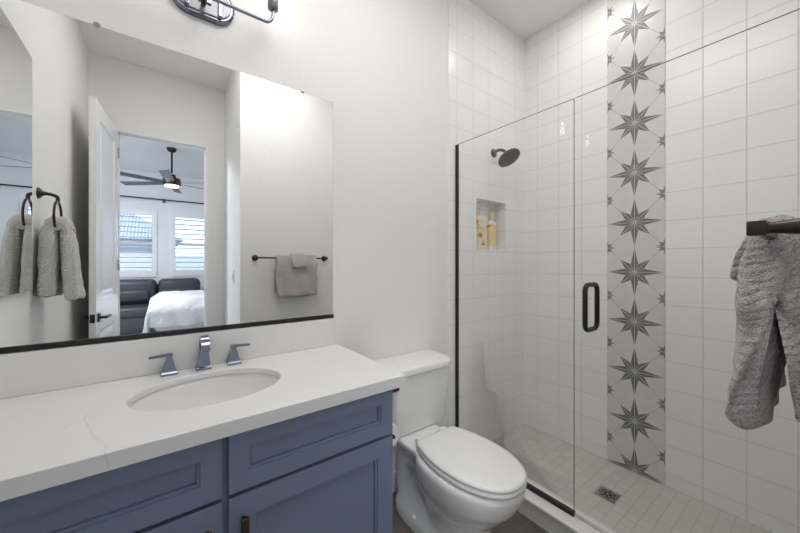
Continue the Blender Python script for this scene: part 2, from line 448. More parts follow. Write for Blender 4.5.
# bedroom beyond the door -----------------------------------------
BY0, BY1, BX0, BX1, BZ = -5.25, YD-.12, -2.6, 3.0, 3.10
WIN = [(-.75, -.055), (.235, .93)]; WZ0, WZ1 = 1.05, 2.30
struct('floor_bedroom', B(BX0, BX1, BY0, BY1, -.05, -.002), M_carpet)
bm = bmesh.new(); box(bm, BX0, BX1, BY0, BY1, BZ+.01, BZ+.11)
M_bwall = wall_paint('bedroom_paint', (.80, .81, .83))
struct('ceiling_bedroom', bm, M_bwall)
bm = bmesh.new(); x = BX0
for a, b_ in WIN:
    box(bm, x, a, BY0-.14, BY0, 0, BZ+.01); box(bm, a, b_, BY0-.14, BY0, 0, WZ0); box(bm, a, b_, BY0-.14, BY0, WZ1, BZ+.01); x = b_
box(bm, x, BX1, BY0-.14, BY0, 0, BZ+.01)
struct('wall_bedroom_far', bm, M_bwall)
struct('wall_bedroom_left', B(BX0-.1, BX0, BY0, BY1, 0, BZ+.01), M_bwall)
struct('wall_bedroom_right', B(BX1, BX1+.1, BY0, BY1, 0, BZ+.01), M_bwall)
bm = bmesh.new(); box(bm, BX0, XL-.1, BY1, BY1+.1, 0, BZ+.01); box(bm, XC+.1, BX1, BY1, BY1+.1, 0, BZ+.01)
struct('wall_bedroom_near', bm, M_bwall)
for i, (a, b_) in enumerate(WIN):
    bm = bmesh.new(); t = .045
    box(bm, a, a+t, BY0-.10, BY0-.06, WZ0, WZ1); box(bm, b_-t, b_, BY0-.10, BY0-.06, WZ0, WZ1)
    box(bm, a, b_, BY0-.10, BY0-.06, WZ0, WZ0+t); box(bm, a, b_, BY0-.10, BY0-.06, WZ1-t, WZ1)
    box(bm, a, b_, BY0-.095, BY0-.065, 1.66, 1.70)
    wn = struct('window_%d' % (i+1), bm, M_trim); wn['kind'] = 'structure'
    bm = bmesh.new(); box(bm, a+t, b_-t, BY0-.083, BY0-.078, WZ0+t, WZ1-t); link('pane', bm, M_winglass, wn)
    # plantation shutter: frame, louvres
    sh = thing('plantation_shutter', 'white louvred shutter over the bedroom window above the bed, seen in the mirror' if i else 'white louvred shutter over the bedroom window beside the open door, seen in the mirror', 'shutter', (a, BY0, WZ0), 'shutters over the bedroom windows')
    bm = bmesh.new(); f = .05
    box(bm, a-.03, a+f, BY0+.001, BY0+.03, WZ0-.04, WZ1+.04, .003); box(bm, b_-f, b_+.03, BY0+.001, BY0+.03, WZ0-.04, WZ1+.04, .003)
    box(bm, a+f, b_-f, BY0+.001, BY0+.03, WZ0-.04, WZ0+.10, .003); box(bm, a+f, b_-f, BY0+.001, BY0+.03, WZ1-.06, WZ1+.04, .003)
    link('shutter_frame', bm, M_shutter, sh)
    n_ = 11
    for k in range(n_):
        z = WZ0+.155+k*(WZ1-WZ0-.26)/(n_-1)
        nb = bmesh.new(); box(nb, a+f+.002, b_-f-.002, -.042, .042, -.005, .005, .003)
        bm = bmesh.new(); merge(bm, nb, 0, Matrix.Translation((0, BY0+.016, z)) @ Matrix.Rotation(radians(8), 4, 'X'))
        link('louvre', bm, M_shutter, sh)
# outside
tag(link('lawn', B(-14, 14, -22, BY0-.2, -.3, -.06), M_ground), 'pale gravel yard outside the bedroom windows', 'yard'); bpy.data.objects['lawn'].name = 'gravel_yard'
bpy.data.objects['gravel_yard']['kind'] = 'structure'; del bpy.data.objects['gravel_yard']['label']; del bpy.data.objects['gravel_yard']['category']; bpy.data.objects['gravel_yard'].name = 'ground'
nh = thing('neighbour_house', 'neighbouring house with a grey tiled roof seen through the shutters in the mirror', 'house', (-4, -14, -.06))
link('house_wall', B(-9, .3, -18, -13, -.06, 2.3), M_stucco, nh)
bm = bmesh.new(); v = [bm.verts.new(p) for p in ((-9.5, -12.5, 2.2), (.8, -12.5, 2.2), (-1.6, -15.5, 3.9), (-9.5, -15.5, 3.9), (-9.5, -18.5, 2.2), (.8, -18.5, 2.2))]
for f in ((0, 1, 2, 3), (1, 5, 2), (3, 2, 5, 4), (0, 3, 4), (0, 4, 5, 1)): bm.faces.new([v[i] for i in f])
link('roof', bm, M_roof, nh)
yw = tag(link('yard_wall', B(-10, 12, -10.3, -10.1, -.06, 1.55), M_stucco), 'pale block wall around the yard outside the bedroom windows', 'wall')

# ================================================================== VANITY
van = thing('vanity_cabinet', 'blue-grey painted vanity cabinet with shaker fronts under the white worktop', 'cabinet', (.138, 1.2, 0))
x0, x1, yf, ztop = -.455, .668, .955, .842
bm = bmesh.new()
box(bm, x0, x0+.018, yf, 1.47, .10, ztop); box(bm, x1-.018, x1, yf, 1.47, .10, ztop); box(bm, x0, x1, 1.455, 1.47, .10, ztop); box(bm, x0, x1, yf, 1.47, .10, .118)
box(bm, x0+.001, x1-.001, yf+.035, yf+.05, .660, .686); box(bm, x0+.001, x1-.001, yf+.001, yf+.017, .822, ztop-.001); box(bm, x0, -.385, yf, yf+.018, .10, ztop)
box(bm, .128, .148, yf, yf+.018, .119, ztop); box(bm, x1-.03, x1-.019, yf, yf+.0175, .119, ztop); box(bm, x0+.001, x1-.001, yf+.001, yf+.017, .101, .125)
link('carcass', bm, M_blue, van)
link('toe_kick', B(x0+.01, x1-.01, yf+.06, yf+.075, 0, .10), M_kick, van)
def pull(parent, xc, zc, y):
    bm = bmesh.new()
    box(bm, xc-.010, xc+.010, y-.030, y-.020, zc-.055, zc+.055, .002)
    box(bm, xc-.005, xc+.005, y-.021, y, zc+.035, zc+.045); box(bm, xc-.005, xc+.005, y-.021, y, zc-.045, zc-.035)
    return link('handle', bm, M_pull, parent)
yfront = .935
for (a, b_) in ((-.385, .130), (.146, .666)):
    bm = bmesh.new(); recess_panel(bm, a, b_, .679, .838, yfront, .0195, .047, .014)
    link('drawer_front', bm, M_blue, van)
    bm = bmesh.new(); recess_panel(bm, a, b_, .115, .668, yfront, .0195, .062, .014)
    d_ = link('door', bm, M_blue, van)
    pull(d_, (b_-.034) if b_ < .3 else (a+.034), .565, yfront)
# countertop with sink hole
def ring_pts(cx, cy, a, b_, z, n_=64): return [Vector((cx+a*cos(2*pi*k/n_), cy+b_*sin(2*pi*k/n_), z)) for k in range(n_)]
def rect_pts(cx, cy, X0, X1, Y0, Y1, z, n_=64):
    out = []
    angs = [2*pi*k/n_ for k in range(n_)]
    for a in angs:
        dx, dy = cos(a), sin(a)
        t = min(((X1-cx)/dx if dx > 1e-9 else (X0-cx)/dx if dx < -1e-9 else 1e9), ((Y1-cy)/dy if dy > 1e-9 else (Y0-cy)/dy if dy < -1e-9 else 1e9))
        out.append(Vector((cx+dx*t, cy+dy*t, z)))
    for (X, Y) in ((X0, Y0), (X1, Y0), (X1, Y1), (X0, Y1)):   # snap nearest to the corners
        i = min(range(n_), key=lambda j: (out[j]-Vector((X, Y, z))).length); out[i] = Vector((X, Y, z))
    return out
SX, SY, SA, SB = .14, 1.21, .212, .163
bm = bmesh.new(); c0, c1, cy0, cy1 = XL+.001, .7085, .913, YB
ins = .002
rings = [ring_pts(SX, SY, SA, SB, .862), rect_pts(SX, SY, c0+.012, c1-.012, cy0+.012, cy1-.012, .8622), rect_pts(SX, SY, c0+.012, c1-.012, cy0+.012, cy1-.012, .843), rect_pts(SX, SY, c0, c1, cy0, cy1, .843), rect_pts(SX, SY, c0, c1, cy0, cy1, .880),
         rect_pts(SX, SY, c0+ins, c1-ins, cy0+ins, cy1-ins, .882), ring_pts(SX, SY, SA+.003, SB+.003, .882), ring_pts(SX, SY, SA, SB, .879), ring_pts(SX, SY, SA, SB, .862)]
loft(bm, rings, False)
bmesh.ops.remove_doubles(bm, verts=bm.verts, dist=1e-5)
ct = rebase(link('worktop', bm, M_quartz), (.14, 1.2, .843)); ct.name = 'countertop'
tag(ct, 'white quartz worktop with faint grey veins and oval cutout on the blue vanity', 'countertop')
bs = rebase(link('backsplash', B(XL+.001, .7, YB-.018, YB-.0005, .8825, 1.012, .0015), M_quartz), (.14, YB, .8825))
tag(bs, 'low white quartz upstand between worktop and mirror', 'backsplash')
sk = thing('sink', 'oval white undermount basin set in the quartz worktop', 'sink', (SX, SY, .70))
bm = bmesh.new()
prof = [(1.06, 0), (1.0, -.0), (.99, -.02), (.95, -.06), (.86, -.10), (.68, -.132), (.42, -.147), (.10, -.152)]
rr = [ring_pts(SX, SY, SA*s+.004, SB*s+.004, .8615+z) for s, z in prof[::-1]]
rr += [ring_pts(SX, SY, SA*s+.010, SB*s+.010, .8615+z-.008) for s, z in prof]
loft(bm, rr, True); link('basin', bm, M_sink, sk, True)
bm = bmesh.new(); lathe(bm, [(.012, .0), (.026, 0), (.028, .003), (.022, .006), (.008, .004)], (SX, SY+.01, .8615-.151)); link('drain', bm, M_gun, sk, True)

# faucet (three pieces of one set are separate things)
def pyramid(bm, cx, cy, z, b0, b1, h, plinth=.010):
    def sq(s, zz): return [(cx-s, cy-s, zz), (cx+s, cy-s, zz), (cx+s, cy+s, zz), (cx-s, cy+s, zz)]
    loft(bm, [sq(b0, z), sq(b0, z+plinth*.6), sq(b0*.86, z+plinth), sq(b0*.82, z+plinth*1.2), sq(b1*1.05, z+h*.88), sq(b1, z+h)], True)
fx, fy, cz_ = .137, 1.4305, .882
fa = thing('faucet', 'gunmetal widespread faucet with square spout and two lever handles behind the basin', 'faucet', (fx, fy, cz_))
bm = bmesh.new(); pyramid(bm, fx, fy, cz_, .0255, .0125, .098, .012); link('pedestal', bm, M_gun, fa)
bm = bmesh.new()
pth = [(fy+.004, .085), (fy+.003, .104), (fy-.008, .117), (fy-.030, .120), (fy-.054, .112), (fy-.070, .096), (fy-.075, .080)]
rings = []
for i, (yy, zz) in enumerate(pth):
    t0 = Vector((0, pth[max(i-1, 0)][0], pth[max(i-1, 0)][1])); t1 = Vector((0, pth[min(i+1, len(pth)-1)][0], pth[min(i+1, len(pth)-1)][1])); t = (t1-t0).normalized()
    nrm = Vector((0, -t.z, t.y)); hw_ = .0135; th_ = .010 if i else .0125
    c = Vector((fx, yy, cz_+zz))
    rings.append([c+Vector((-hw_, 0, 0))+nrm*th_, c+Vector((hw_, 0, 0))+nrm*th_, c+Vector((hw_, 0, 0))-nrm*th_, c+Vector((-hw_, 0, 0))-nrm*th_])
loft(bm, rings, True); sp_ = link('spout', bm, M_gun, fa, 'auto'); bv = sp_.modifiers.new('b', 'BEVEL'); bv.width = .002; bv.segments = 2
bm = bmesh.new(); lathe(bm, [(.002, 0), (.002, .024), (.005, .026), (.005, .032), (.001, .034)], (fx, fy+.024, cz_+.070), seg=10); link('lift_rod', bm, M_gun, fa, True)
for sgn, hx in ((-1, .031), (1, .240)):
    hd = None
    bm = bmesh.new(); pyramid(bm, hx, fy, cz_, .0250, .009, .064, .012); hd = link('handle', bm, M_gun, fa)
    bm = bmesh.new()
    lv = [((0, .050), .0085, .004), ((0, .062), .009, .004)]
    nb = bmesh.new(); box(nb, -.010, .010, -.010, .010, .062, .074, .0015); merge(bm, nb, 0, Matrix.Translation((hx, fy, cz_)))
    nb = bmesh.new(); loft(nb, [[(-.004, -.009, .065), (-.004, .009, .065), (-.004, .009, .074), (-.004, -.009, .074)], [(.060, -.006, .066), (.060, .006, .066), (.060, .006, .073), (.060, -.006, .073)]])
    merge(bm, nb, 0, Matrix.Translation((hx, fy, cz_)) @ Matrix.Diagonal((sgn, 1, 1, 1)) @ Matrix.Rotation(radians(-12)*1, 4, 'Z'))
    link('lever', bm, M_gun, hd)

# ================================================================== MIRRORS
mr = thing('wall_mirror', 'large frameless vanity mirror with a dark bottom channel over the backsplash', 'mirror', (.14, YB, 1.015))
MX0, MX1, MZ0, MZ1 = -.469, .687, 1.030, 2.075
bm = bmesh.new(); box(bm, MX0, MX1, YB-.0055, YB-.0005, MZ0, MZ1, mi=0)
for f in bm.faces:
    f.material_index = 0 if f.normal.y < -.5 or abs(f.calc_center_median().y-(YB-.0055)) < 1e-5 else 1
link('mirror_pane', bm, [M_mirror, M_mback], mr)
link('bottom_channel', B(MX0, MX1+.001, YB-.012, YB-.0005, 1.014, 1.031), M_black, mr)
for xx in (-.165, .535):
    bm = bmesh.new(); lathe(bm, [(.007, 0), (.0085, .003), (.0085, .006), (.004, .009)], (xx, YB-.001, MZ1+.003), (0, -1, 0), 14); link('mirror_clip', bm, glass_mat('clip_plastic', (.8, .8, .8)) if xx < 0 else M_chrome, mr, True)
sm = thing('side_mirror', 'tall narrow mirror on the left wall, seen at the left edge of the big mirror', 'mirror', (XL, .9, 1.156))
bm = bmesh.new(); box(bm, XL+.0005, XL+.018, .79, 1.163, 1.160, 2.202)
for f in bm.faces: f.material_index = 0 if abs(f.calc_center_median().x-(XL+.018)) < 1e-5 else 1
link('mirror_pane', bm, [M_mirror, M_mback], sm)

# ================================================================== SCONCE
sn = thing('vanity_light', 'two-lamp vanity light with dark oval backplate above the mirror', 'wall light', (.14, YB, 2.235))
bm = bmesh.new()
def oval_plate(bm, hx, hz, y0, y1, bev, cx=.14, cz2=2.300):
    r1 = rrect(hx, hz, hz*.98, seg=10); r2 = rrect(hx-bev, hz-bev, (hz-bev)*.98, seg=10)
    loft(bm, [[(cx+a, y0, cz2+b_) for a, b_ in r1], [(cx+a, y1+bev*.6, cz2+b_) for a, b_ in r1], [(cx+a, y1, cz2+b_) for a, b_ in r2]], True)
oval_plate(bm, .108, .066, YB-.0005, YB-.022, .008); link('backplate', bm, M_gun, sn)
bm = bmesh.new(); oval_plate(bm, .094, .052, YB-.0222, YB-.027, .003); link('face_plate', bm, M_plate, sn)
bm = bmesh.new()
for xx in (.085, .195): box(bm, xx-.007, xx+.007, YB-.036, YB-.027, 2.252, 2.348, .002)
box(bm, .12, .165, YB-.034, YB-.027, 2.286, 2.306, .002)
link('mounting_bars', bm, M_gun, sn)
AY = 1.366; lx = (-.092, .374)
bm = bmesh.new()
arc = [(lx[0], AY, 2.325), (lx[0], AY, 2.295), (lx[0]+.006, AY, 2.272), (lx[0]+.020, AY, 2.259), (lx[0]+.045, AY, 2.256), (.14, AY, 2.256), (lx[1]-.045, AY, 2.256), (lx[1]-.020, AY, 2.259), (lx[1]-.006, AY, 2.272), (lx[1], AY, 2.295), (lx[1], AY, 2.325)]
tube(bm, bez(arc, 8), .0065, 12); tube(bm, [(.14, YB-.025, 2.285), (.14, AY+.03, 2.275), (.14, AY, 2.256)], .008, 12)
link('arm', bm, M_gun, sn, True)
for xx in lx:
    bm = bmesh.new(); lathe(bm, [(.008, 0), (.020, .004), (.021, .045), (.018, .050), (.012, .052)], (xx, AY, 2.312)); s_ = link('lamp_socket', bm, M_plate, sn, True)
    bm = bmesh.new(); lathe(bm, [(.008, 0), (.013, .008), (.017, .028), (.016, .045), (.009, .066), (.002, .078)], (xx, AY, 2.364)); bl = link('bulb', bm, M_bulb, sn, True)
    point('bulb_light', (xx, AY, 2.46), .01, .10, (1, .95, .88))

# ================================================================== TOWEL RING (left wall)
tr = thing('towel_ring', 'dark bronze towel ring on the left wall beside the side mirror, seen reflected', 'towel ring', (XL, .62, 1.625))
bm = bmesh.new(); lathe(bm, [(.027, 0), (.027, .006), (.020, .011), (.012, .018), (.009, .03)], (XL, .62, 1.625), (1, 0, 0)); link('rosette', bm, M_bronze, tr, True)
bm = bmesh.new(); tube(bm, bez([(XL+.022, .62, 1.625), (XL+.045, .62, 1.622), (XL+.066, .62, 1.612), (XL+.068, .62, 1.590)], 5), [.008]*15+[.009], 12); link('arm', bm, M_bronze, tr, True)
bm = bmesh.new(); RR = .076; tube(bm, [(XL+.068, .62+RR*sin(2*pi*k/40), 1.590-RR+RR*cos(2*pi*k/40)) for k in range(40)], .0052, 10, closed=True); link('ring', bm, M_bronze, tr, True)

def drape(rows, cx_fn, seg=56, wav=.006, wn=5, ph=0, amp_fn=None):
    """lofted solid cloth bundle: rows = (z, cx, cy, hx, hy) with rounded, rippled outline"""
    rings = []
    for (z, cx, cy, hx, hy) in rows:
        ring = []
        for k in range(seg):
            a = 2*pi*k/seg; c, s = cos(a), sin(a); e = .55
            px_ = hx*math.copysign(abs(c)**e, c); py_ = hy*math.copysign(abs(s)**e, s)
            r = 1+wav/max(min(hx, hy), .012)*sin(wn*a+ph+z*9)*.6
            ring.append((cx+px_*r, cy+py_*(1+(r-1)*.4), z+.004*sin(3*a+ph)))
        rings.append(ring)
    bm = bmesh.new(); loft(bm, rings, True); return bm
def rows_of(keys, n_=26):
    out = []
    for i in range(n_+1):
        t = i/n_*(len(keys)-1); j = min(int(t), len(keys)-2); u = t-j; u = u*u*(3-2*u) if False else u
        out.append(tuple(keys[j][k]*(1-u)+keys[j+1][k]*u for k in range(5)))
    return out
def cloth(name, bms, m, label, cat, base):
    bm = bmesh.new()
    for b_ in bms: merge(bm, b_)
    o = link(name, bm, m, None, True)
    rebase(o, base)
    sd = o.modifiers.new('sub', 'SUBSURF'); sd.levels = 1; sd.render_levels = 2
    tx = bpy.data.textures.new(name+'_tex', 'CLOUDS'); tx.noise_scale = .05; tx.noise_depth = 2
    dm = o.modifiers.new('disp', 'DISPLACE'); dm.texture = tx; dm.strength = .010; dm.mid_level = .5; dm.texture_coords = 'LOCAL'
    return tag(o, label, cat)
# hand towel through the ring: wall-side half and room-side half
xr = XL+.080
A = rows_of([(1.475, xr-.028, .62, .010, .040), (1.455, xr-.034, .62, .026, .062), (1.40, xr-.036, .62, .030, .085), (1.25, xr-.036, .62, .032, .105), (1.13, xr-.036, .62, .033, .115), (1.118, xr-.036, .62, .024, .108)])
Bq = rows_of([(1.475, xr+.020, .62, .012, .040), (1.455, xr+.024, .62, .018, .060), (1.40, xr+.030, .62, .024, .075), (1.25, xr+.036, .62, .028, .090), (1.115, xr+.050, .62, .030, .100), (1.10, xr+.050, .62, .022, .095)])
bridge = rows_of([(1.440, xr, .62, .052, .055), (1.465, xr-.004, .62, .052, .055), (1.492, xr-.004, .62, .044, .048), (1.508, xr-.004, .62, .028, .038), (1.514, xr-.004, .62, .012, .026)], 10)
cloth('hand_towel', [drape(A, None, wav=.004, ph=1), drape(Bq, None, wav=.006, ph=0), drape(bridge, None, wav=.003)], M_towel2,
      'pale grey hand towel hanging through the towel ring, seen in the mirror', 'towel', (XL+.07, .62, 1.10))

# ================================================================== TOWEL BAR (front wall, right of camera)
TBY, TBZ, TX0, TX1 = .061, 1.328, .658, 1.282
tb = thing('towel_bar', 'dark bronze towel bar holding the grey towel at the right edge', 'towel bar', ((TX0+TX1)/2, YT, TBZ))
bm = bmesh.new(); box(bm, TX0, TX1, TBY-.0065, TBY+.0065, TBZ-.0065, TBZ+.0065, .001); link('bar', bm, M_bronze, tb)
for xx in (TX0, TX1):
    bm = bmesh.new(); lathe(bm, [(.026, 0), (.026, .007), (.018, .012), (.012, .022), (.0095, .036), (.0075, .052), (.0085, .057)], (xx, YT, TBZ), (0, 1, 0))
    box(bm, xx-.010, xx+.010, YT+.056, TBY+.010, TBZ-.010, TBZ+.010, .0018)
    link('post', bm, M_bronze, tb, 'auto')
def sheet(x0, x1, prof, th, nx=26, ph=0, amp=.004, skew=0, bulge=0):
    """towel folded over the bar: prof is the (y,z) path of the cloth's middle, given thickness th, run along x"""
    P_ = bez([(0, a, b_) for a, b_ in prof], 6)
    n_ = len(P_); secs = []
    top, bot = [], []
    for i, p in enumerate(P_):
        t = (P_[min(i+1, n_-1)]-P_[max(i-1, 0)]).normalized(); nrm = Vector((0, -t.z, t.y))
        tt = th*(1 if callable(th) is False else 1) if not callable(th) else th(i/(n_-1))
        top.append((p+nrm*tt/2)); bot.append((p-nrm*tt/2))
    # rounded ends
    loop = []
    for i in range(n_): loop.append(top[i])
    t = (P_[-1]-P_[-2]).normalized(); loop.append(P_[-1]+t*(top[-1]-bot[-1]).length*.45)
    for i in range(n_-1, -1, -1): loop.append(bot[i])
    t = (P_[0]-P_[1]).normalized(); loop.append(P_[0]+t*(top[0]-bot[0]).length*.45)
    rings = []
    for k in range(nx+1):
        u = k/nx; x = x0+(x1-x0)*u; edge = min(u, 1-u)*nx
        sh = 1 if edge >= 2 else (.60 if edge < .5 else (.88 if edge < 1.5 else .97))
        ring = []
        for i, p in enumerate(loop):
            # shrink thickness at the side edges towards the middle path
            j = i if i < n_ else (n_-1 if i == n_ else (2*n_-i if i < 2*n_+1 else 0))
            j = max(0, min(n_-1, j)); c = P_[j]; q = c+(p-c)*sh
            wob = amp*sin(u*17+ph+c.z*14)*(1.3-(c.z-.95)*2.5 if c.z < 1.3 else .2)
            ring.append((x+skew*(TBZ-q.z)+.006*sin(q.z*40+ph), q.y+wob, q.z+.003*sin(u*9+ph)))
        rings.append(ring)
    bm = bmesh.new(); loft(bm, rings, True); return bm
zt = TBZ+.004
front = [(TBY+.006, zt+.012), (TBY+.020, zt-.012), (TBY+.024, 1.24), (TBY+.028, 1.14), (TBY+.030, 1.04), (TBY+.026, 1.005)]
full = [(.021, 1.025), (.020, 1.06), (.020, 1.14), (.024, 1.25), (.036, zt-.012), (.046, zt+.012), (TBY, zt+.019), (TBY+.014, zt+.008), (TBY+.017, zt-.03), (TBY+.017, 1.25), (TBY+.022, 1.14), (TBY+.030, 1.04), (TBY+.031, 1.000)]
def th_full(u):   # thin over the bar, plump where the folds hang
    if u < .42: a = min(1, (u)/.02+.6); return .031*a*(1 if u < .30 else max(.45, 1-(u-.30)/.12*.6))
    if u < .60: return .013
    k = min(1, (u-.60)/.14); return .013+.036*k
def drap_bar():
    return sheet(.815, 1.180, full, th_full, ph=.4, amp=.004, skew=-.02)
cloth('bath_towel', [drap_bar()], M_towel, 'thick mauve-grey terry towel folded over the towel bar at the right edge', 'towel', (.98, .07, 1.0))
wf = [0, 0, (.036, zt+.010), (.048, zt+.031), (TBY+.004, zt+.034), (TBY+.026, zt+.022), (TBY+.048, zt-.02), (TBY+.056, 1.285), (TBY+.061, 1.250)]
cloth('washcloth', [sheet(.935, 1.075, wf[2:], lambda u: .010, nx=14, ph=2, amp=.001)], M_towel,
      'small grey washcloth laid over the folded bath towel on the bar', 'washcloth', (.99, .1, 1.25))

# ================================================================== LIGHT SWITCH on the return wall
sw = thing('light_switch', 'white rocker light switch on the return wall beside the bedroom door, seen in mirror', 'light switch', (XC, -.30, 1.15))
link('cover_plate', B(XC-.006, XC-.0005, -.34, -.26, 1.10, 1.22, .002), M_trim, sw)
link('rocker', B(XC-.010, XC-.006, -.317, -.283, 1.127, 1.193, .001), M_seat, sw)

# ================================================================== DOOR LEAF
dl = struct('door_1', bmesh.new(), M_door)
hinge = Vector((-.284, YD+.006)); tip = Vector((-.345, -.088)); ang = atan2(tip.y-hinge.y, tip.x-hinge.x); LEN = (tip-hinge).length
bm = bmesh.new()
T = .035; H_ = 2.425
# local frame: u along the leaf (0..LEN), v thickness (0 = room-side face at +x ... T towards the wall), z
st = .112
def panel_cells():
    return [(st, LEN-st, .22, .80), (st, LEN-st, 1.02, H_-st)]
cells = panel_cells()
box(bm, 0, st, 0, T, .008, H_); box(bm, LEN-st, LEN, 0, T, .008, H_)
box(bm, st, LEN-st, 0, T, .008, .22); box(bm, st, LEN-st, 0, T, .80, 1.02); box(bm, st, LEN-st, 0, T, H_-st, H_)
for (a, b_, c, d) in cells:
    for side in (0, 1):
        yy = (lambda q: q if side == 0 else T-q)
        e = .028
        R0 = [(a, yy(0), c), (b_, yy(0), c), (b_, yy(0), d), (a, yy(0), d)]
        R1 = [(a+e*.5, yy(.010), c+e*.5), (b_-e*.5, yy(.010), c+e*.5), (b_-e*.5, yy(.010), d-e*.5), (a+e*.5, yy(.010), d-e*.5)]
        R2 = [(a+e*1.2, yy(.010), c+e*1.2), (b_-e*1.2, yy(.010), c+e*1.2), (b_-e*1.2, yy(.010), d-e*1.2), (a+e*1.2, yy(.010), d-e*1.2)]
        R3 = [(a+e*2.2, yy(.003), c+e*2.2), (b_-e*2.2, yy(.003), c+e*2.2), (b_-e*2.2, yy(.003), d-e*2.2), (a+e*2.2, yy(.003), d-e*2.2)]
        nb = bmesh.new(); V = [[nb.verts.new(p) for p in r] for r in (R0, R1, R2, R3)]
        for q in range(3):
            for k in range(4): nb.faces.new((V[q][k], V[q][(k+1) % 4], V[q+1][(k+1) % 4], V[q+1][k]))
        nb.faces.new(V[3]); merge(bm, nb)
mtx = Matrix.Translation((hinge.x, hinge.y, 0)) @ Matrix.Rotation(ang, 4, 'Z')
bm.transform(mtx)
bm.to_mesh(dl.data); bm.free()
# thickness direction: local +v is to the left (wall side) of the hinge->tip direction
for side in (0, 1):
    nb = bmesh.new(); yy = 0 if side == 0 else T; sg = -1 if side == 0 else 1
    box(nb, LEN-.088, LEN-.038, min(yy, yy+sg*.009), max(yy, yy+sg*.009), .87, .93, .001)
    lathe(nb, [(.011, 0), (.009, .022), (.0095, .042)], (LEN-.062, yy, .90), (0, sg, 0), 14)
    box(nb, LEN-.175, LEN-.052, min(yy+sg*.040, yy+sg*.052), max(yy+sg*.040, yy+sg*.052), .892, .908, .003)
    bm = bmesh.new(); merge(bm, nb, 0, mtx); link('door_handle', bm, M_black, dl)
nb = bmesh.new(); box(nb, LEN, LEN+.002, .004, T-.004, .872, .930, .0005); box(nb, LEN+.002, LEN+.006, .012, T-.012, .892, .910, .001)
bm = bmesh.new(); merge(bm, nb, 0, mtx); link('latch_plate', bm, M_black, dl)
for zz in (.25, 1.22, 2.20):
    bm = bmesh.new(); lathe(bm, [(.006, 0), (.006, .09)], (hinge.x+.004, hinge.y+.0, zz), seg=10); link('hinge', bm, M_steel, dl, True)

# ================================================================== TOILET
to = thing('toilet', 'white two-piece elongated toilet between the vanity and the shower glass', 'toilet', (1.09, 1.47, 0))
TXc = 1.087
def egg(z, yb, yf_, hw, sq=.62, n_=48, yw=None):
    """outline: widest at yw, rounded front at yf_, squarer back at yb"""
    yw = yw if yw is not None else yb+(yf_-yb)*.50
    out = []
    for k in range(n_):
        a = 2*pi*k/n_; c, s = cos(a), sin(a)
        e = .92 if s < 0 else sq
        xx = hw*math.copysign(abs(c)**e, c)
        yy = yw+(s*(yw-yf_) if s < 0 else math.copysign(abs(s)**sq, s)*(yb-yw))
        out.append((TXc+xx, yy, z))
    return out
bm = bmesh.new()
# bowl
loft(bm, [egg(.06, 1.16, .87, .095), egg(.14, 1.17, .855, .102), egg(.20, 1.18, .83, .120), egg(.26, 1.19, .775, .148), egg(.31, 1.19, .732, .167), egg(.35, 1.19, .712, .176), egg(.385, 1.19, .704, .179), egg(.402, 1.19, .708, .174), egg(.404, 1.18, .718, .165)])
# foot and pedestal
def foot(z, yb, yf_, hw): return egg(z, yb, yf_, hw, sq=.5)
loft(bm, [foot(0, 1.40, .845, .122), foot(.05, 1.40, .848, .118), foot(.075, 1.395, .852, .106), foot(.12, 1.38, .86, .090), foot(.20, 1.30, .92, .080), foot(.26, 1.25, .94, .07)])
# rear deck under the tank
def rr_(z, x_, y0, y1, r=.03): return [(TXc+a, b_, z) for a, b_ in rrect(x_, (y1-y0)/2, r, 0, (y0+y1)/2)]
loft(bm, [rr_(.30, .060, 1.08, 1.38), rr_(.345, .095, 1.05, 1.43), rr_(.375, .125, 1.05, 1.45), rr_(.395, .132, 1.05, 1.45), rr_(.405, .128, 1.06, 1.445)])
# trapway
tube(bm, bez([(TXc, .98, .12), (TXc, 1.08, .13), (TXc, 1.17, .20), (TXc, 1.25, .275), (TXc, 1.33, .25), (TXc, 1.37, .16), (TXc, 1.36, .04)], 8), .068, 20)
tube(bm, bez([(TXc, 1.30, .32), (TXc, 1.36, .30), (TXc, 1.40, .20), (TXc, 1.38, .10)], 8), [.05]*25, 16)
tb_ = link('bowl', bm, M_porc, to, True)
rm = tb_.modifiers.new('r', 'REMESH'); rm.mode = 'VOXEL'; rm.voxel_size = .0065; rm.use_smooth_shade = True
s2 = tb_.modifiers.new('s', 'SMOOTH'); s2.factor = .6; s2.iterations = 14
for sx in (-1, 1):
    bm = bmesh.new(); lathe(bm, [(.013, 0), (.013, .004), (.010, .012), (.003, .016)], (TXc+sx*.109, 1.20, .062), (0, 0, 1), 16)
    link('bolt_cap', bm, M_seat, to, True)
def seat_out(z, inset=0, y_back=1.172):
    half = [(0, .700), (.050, .707), (.096, .738), (.133, .792), (.156, .860), (.165, .93), (.163, 1.00), (.152, 1.07), (.135, 1.13), (.120, y_back-.006), (.106, y_back)]
    h = bez([(a, b_, 0) for a, b_ in half], 4)
    pts = [(p.x, p.y) for p in h]; full_ = pts + [(-a, b_) for a, b_ in pts[::-1][:-1]]
    if full_[0] == full_[-1]: full_.pop()
    out = []
    cyy = .94
    for a, b_ in full_:
        d = sqrt(a*a+(b_-cyy)**2); k = (d-inset)/d
        out.append((TXc+a*k, cyy+(b_-cyy)*k, z))
    return out
bm = bmesh.new(); loft(bm, [seat_out(.408, .006), seat_out(.411, .001), seat_out(.420, -.001), seat_out(.427, .002), seat_out(.429, .008)]); link('seat', bm, M_seat, to, True)
bm = bmesh.new(); loft(bm, [seat_out(.433, .014), seat_out(.436, .004), seat_out(.440, -.001), seat_out(.446, .001), seat_out(.4505, .007), seat_out(.453, .020), seat_out(.4545, .06)]); link('lid', bm, M_seat, to, 'auto')
